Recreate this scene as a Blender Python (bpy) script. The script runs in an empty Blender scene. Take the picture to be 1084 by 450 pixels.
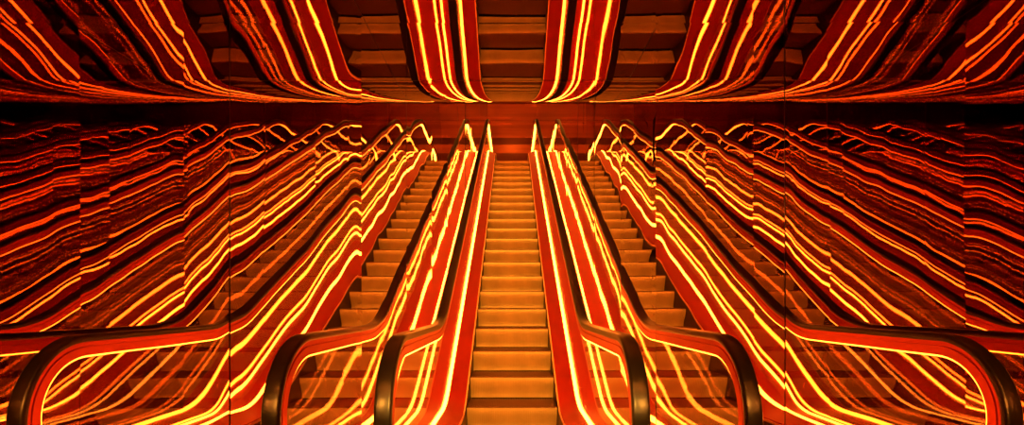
import bpy, bmesh, math, random
from mathutils import Vector, noise

scene = bpy.context.scene
COL = scene.collection
random.seed(7)

# ------------------------------------------------------------------ camera
EYE = 1.12
FPX = 535.0
cd = bpy.data.cameras.new('camera')
cam = bpy.data.objects.new('camera', cd)
COL.objects.link(cam)
cam.location = (0, 0, EYE)
cam.rotation_euler = (math.radians(90), 0, 0)
cd.sensor_width = 36.0
cd.lens = FPX / 1084.0 * 36.0
cd.shift_y = 97.0 / 1084.0
cd.clip_start = 0.02
scene.camera = cam

scene.view_settings.view_transform = 'Standard'
scene.view_settings.look = 'None'
scene.view_settings.gamma = 1
scene.view_settings.use_curve_mapping = False
scene.view_settings.exposure = 0.45
cy = scene.cycles
cy.max_bounces = 24
cy.glossy_bounces = 20
cy.diffuse_bounces = 4
cy.transmission_bounces = 8
cy.transparent_max_bounces = 48
cy.caustics_reflective = True
cy.caustics_refractive = False
cy.sample_clamp_indirect = 6.0
cy.blur_glossy = 0.3
cy.use_denoising = True

world = bpy.data.worlds.new('world')
scene.world = world
world.use_nodes = True
world.node_tree.nodes['Background'].inputs[0].default_value = (0.02, 0.004, 0.001, 1)
world.node_tree.nodes['Background'].inputs[1].default_value = 0.3

# ------------------------------------------------------------------ dimensions
M = 0.82            # half distance between the mirrored walls
TAN = math.tan(math.radians(30))
U = 4.50            # height of the upper landing
Y_LOW = 4.09        # where the nosing line leaves the lower landing
Y_UP = Y_LOW + U / TAN
STEP_RUN, STEP_RISE = 0.371, 0.2142
CEIL_Z = EYE + 1.58
CEIL_Y = 3.57       # where the flat ceiling starts to curve upwards
CEIL_R = 2.0
BACK_Y = 17.1
UP_CEIL = EYE + 6.2
Y0 = -1.6           # rear end of what is built
BASE = Vector((0, 3.0, 0))

# ------------------------------------------------------------------ materials
def nodes_of(m):
    m.use_nodes = True
    nt = m.node_tree
    nt.nodes.clear()
    return nt, nt.nodes.new('ShaderNodeOutputMaterial')

def principled(name, color, rough=0.4, metal=0.0, spec=0.5, coat=0.0, vary=0.0, scale=(6, 6, 6), bump=0.0, rvary=0.0):
    m = bpy.data.materials.new(name)
    nt, out = nodes_of(m)
    b = nt.nodes.new('ShaderNodeBsdfPrincipled')
    b.inputs['Base Color'].default_value = (*color, 1)
    b.inputs['Roughness'].default_value = rough
    b.inputs['Metallic'].default_value = metal
    b.inputs['Specular IOR Level'].default_value = spec
    b.inputs['Coat Weight'].default_value = coat
    nt.links.new(b.outputs[0], out.inputs[0])
    if vary or bump or rvary:
        tc = nt.nodes.new('ShaderNodeTexCoord')
        mp = nt.nodes.new('ShaderNodeMapping')
        mp.inputs['Scale'].default_value = scale
        nz = nt.nodes.new('ShaderNodeTexNoise')
        nz.inputs['Scale'].default_value = 1.0
        nz.inputs['Detail'].default_value = 4.0
        nt.links.new(tc.outputs['Object'], mp.inputs['Vector'])
        nt.links.new(mp.outputs[0], nz.inputs['Vector'])
        if vary:
            r = nt.nodes.new('ShaderNodeValToRGB')
            r.color_ramp.elements[0].position = 0.3
            r.color_ramp.elements[1].position = 0.7
            r.color_ramp.elements[0].color = (*[c * (1 - vary) for c in color], 1)
            r.color_ramp.elements[1].color = (*[min(1, c * (1 + vary)) for c in color], 1)
            nt.links.new(nz.outputs['Fac'], r.inputs[0])
            nt.links.new(r.outputs[0], b.inputs['Base Color'])
        if rvary:
            mr = nt.nodes.new('ShaderNodeMapRange')
            mr.inputs['To Min'].default_value = max(0, rough - rvary)
            mr.inputs['To Max'].default_value = rough + rvary
            nt.links.new(nz.outputs['Fac'], mr.inputs['Value'])
            nt.links.new(mr.outputs[0], b.inputs['Roughness'])
        if bump:
            bp = nt.nodes.new('ShaderNodeBump')
            bp.inputs['Strength'].default_value = bump
            bp.inputs['Distance'].default_value = 0.01
            nt.links.new(nz.outputs['Fac'], bp.inputs['Height'])
            nt.links.new(bp.outputs[0], b.inputs['Normal'])
    return m

def emitter(name, color, strength):
    m = bpy.data.materials.new(name)
    nt, out = nodes_of(m)
    e = nt.nodes.new('ShaderNodeEmission')
    e.inputs[0].default_value = (*color, 1)
    e.inputs[1].default_value = strength
    nt.links.new(e.outputs[0], out.inputs[0])
    return m

def glass(name):
    # clear sheet glass: Schlick mix of see-through and mirror reflection
    m = bpy.data.materials.new(name)
    nt, out = nodes_of(m)
    lw = nt.nodes.new('ShaderNodeLayerWeight')
    lw.inputs['Blend'].default_value = 0.5
    p = nt.nodes.new('ShaderNodeMath'); p.operation = 'POWER'; p.inputs[1].default_value = 5.0
    s = nt.nodes.new('ShaderNodeMath'); s.operation = 'MULTIPLY_ADD'
    s.inputs[1].default_value = 0.96; s.inputs[2].default_value = 0.04
    t = nt.nodes.new('ShaderNodeBsdfTransparent'); t.inputs[0].default_value = (0.95, 0.95, 0.94, 1)
    g = nt.nodes.new('ShaderNodeBsdfGlossy'); g.inputs['Roughness'].default_value = 0.0
    g.inputs[0].default_value = (1, 1, 1, 1)
    mx = nt.nodes.new('ShaderNodeMixShader')
    nt.links.new(lw.outputs['Facing'], p.inputs[0])
    nt.links.new(p.outputs[0], s.inputs[0])
    nt.links.new(s.outputs[0], mx.inputs[0])
    nt.links.new(t.outputs[0], mx.inputs[1])
    nt.links.new(g.outputs[0], mx.inputs[2])
    nt.links.new(mx.outputs[0], out.inputs[0])
    return m

LED = (1.0, 0.235, 0.016)
MAT = {
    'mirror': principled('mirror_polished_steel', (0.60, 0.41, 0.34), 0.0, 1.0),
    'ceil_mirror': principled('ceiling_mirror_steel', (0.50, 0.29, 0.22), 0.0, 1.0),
    'led': emitter('amber_light', LED, 24.0),
    'led_soft': emitter('amber_light_slim', LED, 20.0),
    'rubber': principled('black_rubber', (0.009, 0.006, 0.005), 0.28, 0.0, 0.42),
    'profile': principled('red_rail_profile', (0.62, 0.080, 0.045), 0.35, 0.6, 0.3),
    'edge_highlight': principled('painted_edge_highlight', (0.85, 0.42, 0.25), 0.35, 0.7),  # lighter colour stands in for the highlight on the deck edge
    'groove': principled('dark_groove', (0.05, 0.012, 0.008), 0.5, 0.2),
    'deck': principled('red_metal_deck', (0.34, 0.016, 0.009), 0.46, 0.35, 0.2, vary=0.12, scale=(8, 1.5, 8), rvary=0.08),
    'skirt': principled('dark_skirt_metal', (0.07, 0.02, 0.012), 0.38, 0.6, vary=0.2, scale=(6, 2, 6)),
    'step': principled('ribbed_step_metal', (0.68, 0.48, 0.19), 0.40, 0.3, vary=0.10, scale=(9, 5, 5), rvary=0.06),
    'tread': principled('dark_tread_metal', (0.17, 0.06, 0.03), 0.45, 0.4, vary=0.1, scale=(9, 5, 5)),
    'glass': glass('clear_glass'),
    'back': principled('back_wall_panel', (0.75, 0.24, 0.10), 0.25, 0.3, vary=0.25, scale=(0.4, 1, 6), rvary=0.08),
    'back_dark': principled('back_wall_band', (0.20, 0.05, 0.03), 0.3, 0.3, vary=0.2, scale=(0.4, 1, 6)),
    'backing': principled('dark_backing', (0.03, 0.012, 0.008), 0.6, 0.0, vary=0.2),
    'floor': principled('landing_stone', (0.14, 0.11, 0.09), 0.3, 0.0, vary=0.25, scale=(3, 3, 3), rvary=0.1),
    'plate': principled('landing_plate_steel', (0.5, 0.42, 0.34), 0.35, 0.8, vary=0.1, scale=(40, 4, 4)),
}

# ------------------------------------------------------------------ helpers
def world_loc(o):
    v = Vector((0, 0, 0))
    while o is not None:
        v += o.location
        o = o.parent
    return v

def obj(name, bm, mat, parent=None, label=None, kind=None, smooth=None):
    """link a bmesh built in world coordinates as one object"""
    off = world_loc(parent)
    if off.length:
        bmesh.ops.translate(bm, verts=bm.verts, vec=-off)
    me = bpy.data.meshes.new(name)
    bm.normal_update()
    bm.to_mesh(me); bm.free()
    if isinstance(mat, (list, tuple)):
        for k in mat: me.materials.append(MAT[k])
    else:
        me.materials.append(MAT[mat])
    if smooth is not None:
        me.polygons.foreach_set('use_smooth', [True] * len(me.polygons))
        if smooth < 3.0:
            me.set_sharp_from_angle(angle=smooth)
    o = bpy.data.objects.new(name, me)
    COL.objects.link(o)
    if parent: o.parent = parent
    if label: o['label'] = label
    if kind: o['kind'] = kind
    return o

def box(bm, x0, x1, y0, y1, z0, z1):
    vs = [bm.verts.new((x, y, z)) for x in (x0, x1) for y in (y0, y1) for z in (z0, z1)]
    for f in ((0, 1, 3, 2), (4, 6, 7, 5), (0, 4, 5, 1), (2, 3, 7, 6), (0, 2, 6, 4), (1, 5, 7, 3)):
        bm.faces.new([vs[i] for i in f])

def fillet(pts, radii, seg=12):
    """round the inner corners of a polyline in the y-z plane"""
    out = [pts[0]]
    for i in range(1, len(pts) - 1):
        p, a, b = Vector(pts[i]), Vector(pts[i - 1]), Vector(pts[i + 1])
        u, v = (a - p).normalized(), (b - p).normalized()
        ang = u.angle(v)
        r = radii[i - 1]
        d = r / math.tan(ang / 2)
        s, e = p + u * d, p + v * d
        c = p + (u + v).normalized() * (r / math.sin(ang / 2))
        a0 = math.atan2(*(s - c).yx); a1 = math.atan2(*(e - c).yx)
        da = (a1 - a0 + math.pi) % (2 * math.pi) - math.pi
        for k in range(seg + 1):
            t = a0 + da * k / seg
            out.append((c.x + r * math.cos(t), c.y + r * math.sin(t)))
    out.append(pts[-1])
    return out

def densify(path, step):
    out = [path[0]]
    for a, b in zip(path, path[1:]):
        n = max(1, int(math.hypot(b[0] - a[0], b[1] - a[1]) / step))
        for k in range(1, n + 1):
            out.append((a[0] + (b[0] - a[0]) * k / n, a[1] + (b[1] - a[1]) * k / n))
    return out

def path_normals(path):
    ns = []
    for i in range(len(path)):
        a = path[max(0, i - 1)]; b = path[min(len(path) - 1, i + 1)]
        t = Vector((b[0] - a[0], b[1] - a[1])).normalized()
        ns.append((-t.y, t.x))
    return ns

def sweep(path, section, vertical=False, bm=None):
    """closed section [(x, n)] carried along path [(y, z)]"""
    bm = bm or bmesh.new()
    ns = [(0, 1)] * len(path) if vertical else path_normals(path)
    rings = []
    for (y, z), (ny, nz) in zip(path, ns):
        rings.append([bm.verts.new((x, y + ny * n, z + nz * n)) for x, n in section])
    k = len(section)
    for a, b in zip(rings, rings[1:]):
        for i in range(k):
            j = (i + 1) % k
            bm.faces.new((a[i], a[j], b[j], b[i]))
    bm.faces.new(rings[0][::-1]); bm.faces.new(rings[-1])
    bmesh.ops.recalc_face_normals(bm, faces=bm.faces)
    return bm

def offset(path, d):
    return [(y + ny * d, z + nz * d) for (y, z), (ny, nz) in zip(path, path_normals(path))]

def at_y(path, y):
    for a, b in zip(path, path[1:]):
        if a[0] <= y <= b[0] and b[0] > a[0]:
            t = (y - a[0]) / (b[0] - a[0])
            return a[1] + (b[1] - a[1]) * t
    return path[0][1] if y < path[0][0] else path[-1][1]

def clip(path, y0, y1):
    return [(y0, at_y(path, y0))] + [p for p in path if y0 + 1e-4 < p[0] < y1 - 1e-4] + [(y1, at_y(path, y1))]

# ------------------------------------------------------------------ escalator
esc = bpy.data.objects.new('escalator', None)
COL.objects.link(esc)
esc.location = BASE
esc['label'] = 'steep escalator with black handrails, glass balustrades and glowing amber light lines between mirrored walls'
esc['category'] = 'escalator'

DY0, DY1 = 2.72, 14.8                         # deck ends
DECK_UP = 0.36
DECK_LOW = 0.135                              # the decks level out above the lower landing
deck_path = densify(fillet([(DY0, DECK_LOW), (Y_LOW + DECK_LOW / TAN, DECK_LOW), (Y_UP + DECK_UP / TAN, U + DECK_UP), (DY1, U + DECK_UP)], [0.8, 1.6], 14), 0.6)

# handrail centre line with a newel loop at either end
RZ = 0.948
RN = 0.36
RU = U + 1.02
H_RAIL = 0.985
yb = Y_LOW + (RZ - H_RAIL) / TAN
yt = Y_LOW + (RU - H_RAIL) / TAN
YC0, YC1 = 2.60, 14.3
mid = fillet([(YC0, RZ), (yb, RZ), (yt, RU), (YC1, RU)], [1.1, 1.5], 16)
low = [(YC0 + RN * math.cos(math.radians(a)), RZ - RN + RN * math.sin(math.radians(a))) for a in range(270, 90, -6)]
upp = [(YC1 + RN * math.cos(math.radians(a)), RU - RN + RN * math.sin(math.radians(a))) for a in range(84, -91, -6)]
rail = [(YC0 + 0.35, RZ - 2 * RN)] + low + densify(mid, 0.5) + upp + [(YC1 - 0.35, RU - 2 * RN)]
XH = 0.572

def rounded(x0, x1, n0, n1, r, seg=4):
    pts = []
    for cx, cn, a in ((x1 - r, n1 - r, 0), (x0 + r, n1 - r, 90), (x0 + r, n0 + r, 180), (x1 - r, n0 + r, 270)):
        for k in range(seg + 1):
            t = math.radians(a + 90 * k / seg)
            pts.append((cx + r * math.cos(t), cn + r * math.sin(t)))
    return pts

def box_section(x0, x1, n0, n1):
    return [(x0, n0), (x1, n0), (x1, n1), (x0, n1)]

inner_rail = offset(rail, -0.088)
deck_top = [(y, z + 0.12) for y, z in deck_path]

for s in (-1, 1):
    side = 'left' if s < 0 else 'right'
    X = lambda pts: [(s * x, n) for x, n in pts]
    hr = obj('handrail', sweep(rail, X(rounded(XH - 0.041, XH + 0.041, -0.018, 0.020, 0.015))), 'rubber', esc,
             label=f'black rubber handrail on the {side} side', smooth=0.9)
    obj('rail_profile', sweep(rail, X([(XH - 0.028, -0.018), (XH - 0.028, -0.036), (XH - 0.022, -0.037), (XH - 0.022, -0.042),
                                        (XH - 0.030, -0.043), (XH - 0.030, -0.088), (XH + 0.030, -0.088), (XH + 0.030, -0.043),
                                        (XH + 0.022, -0.042), (XH + 0.022, -0.037), (XH + 0.028, -0.036), (XH + 0.028, -0.018)])),
        'profile', hr, label='red metal rail profile under the handrail', smooth=0.5)
    obj('handrail_light', sweep(rail, X(box_section(XH - 0.026, XH + 0.026, -0.096, -0.0885))), 'led_soft', hr,
        label='thin glowing light line under the handrail')

    # glass sheets, joints square to the slope
    def glass_sheet(outline, name='glass_panel'):
        bm = bmesh.new()
        a = [bm.verts.new((s * (XH - 0.002), y, z)) for y, z in outline]
        b = [bm.verts.new((s * (XH + 0.002), y, z)) for y, z in outline]
        fa, fb = bm.faces.new(a), bm.faces.new(b[::-1])
        n = len(outline)
        for i in range(n):
            bm.faces.new((a[i], b[i], b[(i + 1) % n], a[(i + 1) % n]))
        bmesh.ops.recalc_face_normals(bm, faces=bm.faces)
        bmesh.ops.triangulate(bm, faces=[f for f in bm.faces if len(f.verts) > 4])
        return obj(name, bm, 'glass', esc)
    top_run = [p for p, q in zip(inner_rail, path_normals(rail)) if q[1] > 0.8]
    top_run = sorted(top_run)
    nb = [3.95, 5.2, 6.45, 7.7, 8.95, 10.2, 11.45, 13.2]
    ntp = [3.75, 4.86, 6.10, 7.35, 8.60, 9.85, 11.10, 13.1]
    G = 0.004
    n_low = [p for p in inner_rail if p[0] <= YC0 + 0.36 and p[1] < RZ + 0.1 and p[0] < 4]
    k0 = max(i for i, p in enumerate(n_low) if p[0] <= YC0 + 0.02)
    sheet = [(DY0 + 0.24, DECK_LOW + 0.12)] + n_low[:k0 + 1] + clip(top_run, YC0 + 0.04, ntp[0])[:] + clip(deck_top, DY0 + 0.25, nb[0])[::-1]
    glass_sheet(sheet)
    for i in range(len(nb) - 1):
        glass_sheet(clip(deck_top, nb[i] + G, nb[i + 1])[:] + clip(top_run, ntp[i] + G, ntp[i + 1])[::-1])
    n_up = [p for p in inner_rail if p[0] > YC1 - 0.36 and p[1] > U]
    k1 = min(i for i, p in enumerate(n_up) if p[0] >= YC1 - 0.02)
    sheet = clip(deck_top, nb[-1] + G, DY1 - 0.5) + n_up[k1:][::-1] + clip(top_run, ntp[-1] + G, YC1 - 0.04)[::-1]
    glass_sheet(sheet)

    # skirt, decks and lights along the foot of the glass
    obj('skirt_panel', sweep(deck_path, X(box_section(0.404, 0.414, -0.40, 0.033)), True), 'skirt', esc, smooth=0.5)
    obj('inner_deck', sweep(deck_path, X([(0.412, 0.041), (0.412, 0.056), (0.413, 0.060), (0.550, 0.116), (0.556, 0.112), (0.556, 0.0), (0.415, 0.0), (0.415, 0.041)]), True),
        'deck', esc, smooth=0.5)
    obj('deck_edge_highlight', sweep(deck_path, X(box_section(0.4005, 0.4115, 0.034, 0.0505)), True), 'edge_highlight', esc,  # highlight of the inner deck's lower edge, added as a bright strip
        label='thin highlight on the lower deck edge above the skirt, painted as a bright strip')
    obj('base_light', sweep(deck_path, X(rounded(0.5575, 0.586, 0.02, 0.124, 0.005, 2)), True), 'led', esc,
        label=f'glowing amber light line at the foot of the {side} glass')
    obj('outer_deck', sweep(deck_path, X([(0.588, 0.10), (0.596, 0.104), (0.764, 0.086), (0.8175, 0.086), (0.8175, -0.2), (0.588, -0.2)]), True),
        'deck', esc, smooth=0.5)

# comb plates
for y0, y1, z, d in ((2.65, 3.02, 0.0, 1), (12.62, 13.0, U, -1)):
    bm = bmesh.new()
    box(bm, -0.40, 0.40, y0, y1, z - 0.03, z + 0.004)
    for i in range(60):
        x = -0.39 + 0.78 * i / 59
        if d > 0: box(bm, x - 0.003, x + 0.003, y1, y1 + 0.03, z - 0.02, z + 0.002)
        else: box(bm, x - 0.003, x + 0.003, y0 - 0.03, y0, z - 0.02, z + 0.002)
    obj('comb_plate', bm, 'plate', esc)

# steps: a ribbed tread and a ribbed, bowed riser
NRIB = 54
W = 0.399
xs = []
for i in range(NRIB):
    p = 2 * W / NRIB
    x = -W + p * i
    xs += [(x, 0), (x + p * 0.46, 0), (x + p * 0.54, 1), (x + p * 0.96, 1)]
xs.append((W, 0))

def ribbed(profile, depth):
    """profile: list of (y, z, ny, nz); the grooves are cut by depth along -n"""
    bm = bmesh.new()
    rows = []
    for y, z, ny, nz in profile:
        rows.append([bm.verts.new((x, y - ny * depth * g, z - nz * depth * g)) for x, g in xs])
    for a, b in zip(rows, rows[1:]):
        for i in range(len(xs) - 1):
            bm.faces.new((a[i], a[i + 1], b[i + 1], b[i]))
    return bm

def step_meshes():
    tread = ribbed([(0.0, -0.012, -1, 0), (0.004, -0.003, -0.7, 0.7), (0.012, 0, 0, 1), (STEP_RUN + 0.02, 0, 0, 1)], 0.008)
    box(tread, -W, W, 0.02, STEP_RUN, -0.05, -0.012)
    bmesh.ops.recalc_face_normals(tread, faces=tread.faces)
    prof = []
    for k in range(9):
        t = k / 8
        bow = 0.075 * math.sin(math.pi * t * 0.5) ** 2
        prof.append((0.004 + bow * 0.9, -0.013 - t * (STEP_RISE - 0.012), -1, 0.0))
    riser = ribbed(prof, 0.006)
    return tread, riser

t_bm, r_bm = step_meshes()
t_me = bpy.data.meshes.new('step'); t_bm.to_mesh(t_me); t_bm.free(); t_me.materials.append(MAT['tread'])
r_me = bpy.data.meshes.new('riser'); r_bm.to_mesh(r_me); r_bm.free(); r_me.materials.append(MAT['step'])
for n in range(-3, 23):
    y = 4.46 + STEP_RUN * n
    z = min(max(0.0, STEP_RISE * (n + 1)), U)
    if y + STEP_RUN > 12.6: break
    st = bpy.data.objects.new('step', t_me)
    COL.objects.link(st); st.parent = esc
    st.location = Vector((0, y, z)) - BASE
    if 0 <= n <= 20:
        ri = bpy.data.objects.new('riser', r_me)
        COL.objects.link(ri); ri.parent = st

# light lines lying on the deck along the foot of the mirrored walls
for s in (-1, 1):
    side = 'left' if s < 0 else 'right'
    o = obj('light_strip', sweep(deck_path, [(s * x, n) for x, n in rounded(0.772, 0.795, 0.0862, 0.097, 0.003, 2)], True), 'led')
    o['label'] = f'long glowing amber light strip along the foot of the {side} mirrored wall'
    o['category'] = 'light'

# ------------------------------------------------------------------ room shell
ceil_path = fillet([(Y0, CEIL_Z), (CEIL_Y + CEIL_R * math.tan(math.radians(15)), CEIL_Z),
                    (CEIL_Y + CEIL_R * math.tan(math.radians(15)) + (UP_CEIL - CEIL_Z) / TAN, UP_CEIL), (BACK_Y, UP_CEIL)],
                   [CEIL_R, 1.0], 24)

def floor_line(y):
    return min(max(0.0, (y - Y_LOW) * TAN), U) - 0.16

def wave(u, v, seed, lam):
    p = Vector((u / lam, v / (lam * 1.7), seed * 7.31))
    return noise.noise(p)

def displacement(u, v, u0, u1, v0, v1, seed, amp, rnd):
    """gentle buckling of a polished sheet: waves, a tilt of its own and rolled edges"""
    h = amp * (1.35 * wave(u, v, seed, 0.34) + 0.34 * wave(u, v, seed + 50, 0.15) + 1.2 * wave(u, v, seed + 90, 0.9))
    um = (u0 + u1) / 2
    h += rnd[0] * (u - um) + rnd[1] * (v - (v0 + v1) / 2)
    for e in (u0, u1):
        d = abs(u - e)
        h += rnd[2] * math.exp(-d / 0.06)
    return h

AMP = 0.00036
EXTRA = {}
def mirror_wall(side, s, seams):
    back = bmesh.new()
    n = 60
    for i in range(n):
        ya, yb_ = Y0 + (BACK_Y - Y0) * i / n, Y0 + (BACK_Y - Y0) * (i + 1) / n
        vs = []
        for x in (s * (M + 0.012), s * (M + 0.10)):
            for y in (ya, yb_):
                vs.append((back.verts.new((x, y, floor_line(y) - 0.3)), back.verts.new((x, y, at_y(ceil_path, y) + 0.02))))
        for a, b in ((0, 1), (2, 3)):
            back.faces.new((vs[a][0], vs[b][0], vs[b][1], vs[a][1]))
        back.faces.new((vs[0][1], vs[1][1], vs[3][1], vs[2][1]))
        back.faces.new((vs[0][0], vs[2][0], vs[3][0], vs[1][0]))
    bmesh.ops.remove_doubles(back, verts=back.verts, dist=1e-4)
    bmesh.ops.recalc_face_normals(back, faces=back.faces)
    w = obj('wall_' + side, back, 'backing', None, kind='structure')
    w['label'] = f'{side} wall clad in tall wavy mirror-polished panels reflecting the escalator'
    w['category'] = 'wall'
    for i, (u0, u1) in enumerate(zip(seams, seams[1:])):
        u0 += 0.0003; u1 -= 0.0003
        rng = random.Random(i * 13 + (3 if s > 0 else 1))
        rnd = [rng.uniform(-0.0025, 0.0025), rng.uniform(-0.0015, 0.0015), rng.uniform(-0.0009, 0.0009)]
        rnd = EXTRA.get((side, i), rnd)
        nu = max(4, int((u1 - u0) / 0.03))
        bm = bmesh.new()
        grid = []
        for a in range(nu + 1):
            y = u0 + (u1 - u0) * a / nu
            zb, zt = floor_line(y), at_y(ceil_path, y) - 0.001
            nv = 70
            col = []
            for b in range(nv + 1):
                z = zb + (zt - zb) * b / nv
                d = displacement(y, z, u0, u1, zb, zt, i + (40 if s > 0 else 0), AMP, rnd)
                col.append(bm.verts.new((s * (M + d), y, z)))
            grid.append(col)
        for a in range(nu):
            for b in range(nv):
                q = (grid[a][b], grid[a + 1][b], grid[a + 1][b + 1], grid[a][b + 1])
                bm.faces.new(q if s < 0 else q[::-1])
        obj('mirror_panel', bm, 'mirror', w, smooth=3.1)
    return w

L_SEAMS = [Y0, -1.0, 0.22, 1.47, 2.75, 3.93, 5.15, 6.4, 7.65, 8.9, 10.15, 11.4, 12.65, 13.9, 15.5, BACK_Y]
R_SEAMS = [Y0, -0.95, 0.27, 1.52, 2.88, 3.80, 5.05, 6.3, 7.55, 8.8, 10.05, 11.3, 12.55, 13.9, 15.5, BACK_Y]
mirror_wall('left', -1, L_SEAMS)
mirror_wall('right', 1, R_SEAMS)

# ceiling
bm = bmesh.new()
cp = densify(ceil_path, 0.5)
sweep([(y, z) for y, z in cp], box_section(-M - 0.1, M + 0.1, 0.012, 0.10), False, bm)
ceil = obj('ceiling', bm, 'backing', None, kind='structure')
ceil['label'] = 'mirrored ceiling that bends upwards to follow the escalator'
ceil['category'] = 'ceiling'
# arc length parameter of the ceiling path for its sheets
dense = densify(ceil_path, 0.03)
c_seams = [Y0, -0.8, -0.07, 0.66, 1.38, 2.11, 2.84, CEIL_Y, 4.9, 6.1, 7.3, 8.5, 9.7, 10.9, 12.1, 13.4, 14.7, 15.9, BACK_Y]
for i, (u0, u1) in enumerate(zip(c_seams, c_seams[1:])):
    pts = clip(dense, u0 + 0.0007, u1 - 0.0007)
    ns = path_normals(pts)
    rng = random.Random(i * 17 + 5)
    rnd = [rng.uniform(-0.0015, 0.0015), rng.uniform(-0.001, 0.001), rng.uniform(-0.0006, 0.0006)]
    bm = bmesh.new()
    grid = []
    nx = 44
    for (y, z), (ny, nz) in zip(pts, ns):
        row = []
        for k in range(nx + 1):
            x = -M + 2 * M * k / nx
            d = displacement(y, x, pts[0][0], pts[-1][0], -M, M, i + 80, AMP * 0.8, rnd)
            row.append(bm.verts.new((x, y + ny * d, z + nz * d)))
        grid.append(row)
    for a in range(len(pts) - 1):
        for b in range(nx):
            bm.faces.new((grid[a][b], grid[a][b + 1], grid[a + 1][b + 1], grid[a + 1][b])[::-1])
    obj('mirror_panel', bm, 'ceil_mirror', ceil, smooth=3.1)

# floors
bm = bmesh.new(); box(bm, -M, M, Y0, DY0 - 0.08, -0.12, -0.001)
f = obj('floor', bm, 'floor', None, kind='structure'); f['label'] = 'dark stone floor of the lower landing'; f['category'] = 'floor'
bm = bmesh.new(); box(bm, -M, M, 13.0, BACK_Y, U - 0.12, U - 0.001)
f = obj('floor_upper', bm, 'floor', None, kind='structure'); f['label'] = 'floor of the upper landing behind the top of the escalator'; f['category'] = 'floor'

# back wall of the upper landing
bm = bmesh.new(); box(bm, -M - 0.1, M + 0.1, BACK_Y, BACK_Y + 0.1, U - 0.1, UP_CEIL + 0.05)
wb = obj('wall_back', bm, 'back', None, kind='structure')
wb['label'] = 'reddish back wall of the upper landing with horizontal bands'; wb['category'] = 'wall'
bm = bmesh.new(); box(bm, -M, M, BACK_Y - 0.03, BACK_Y, U + 2.02, U + 2.24)
obj('wall_band', bm, 'back_dark', wb)
bm = bmesh.new(); box(bm, -M, M, BACK_Y - 0.02, BACK_Y, U, U + 1.72)
obj('wall_dado', bm, 'back_dark', wb)

# entrance hall lamp behind the camera, and a fill over the upper landing
def area(name, loc, rot, size, energy, color):
    l = bpy.data.lights.new(name, 'AREA'); l.energy = energy; l.color = color; l.shape = 'RECTANGLE'
    l.size, l.size_y = size
    o = bpy.data.objects.new(name, l); COL.objects.link(o); o.location = loc; o.rotation_euler = rot
    return o
area('entrance_lamp', (0, -1.3, 1.75), (math.radians(85), 0, 0), (0.6, 0.4), 170.0, (1.0, 0.44, 0.05))
area('landing_fill', (0, 14.6, UP_CEIL - 0.05), (0, 0, 0), (0.6, 0.6), 9.0, (1.0, 0.24, 0.02))  # unseen fill, added to brighten the upper landing
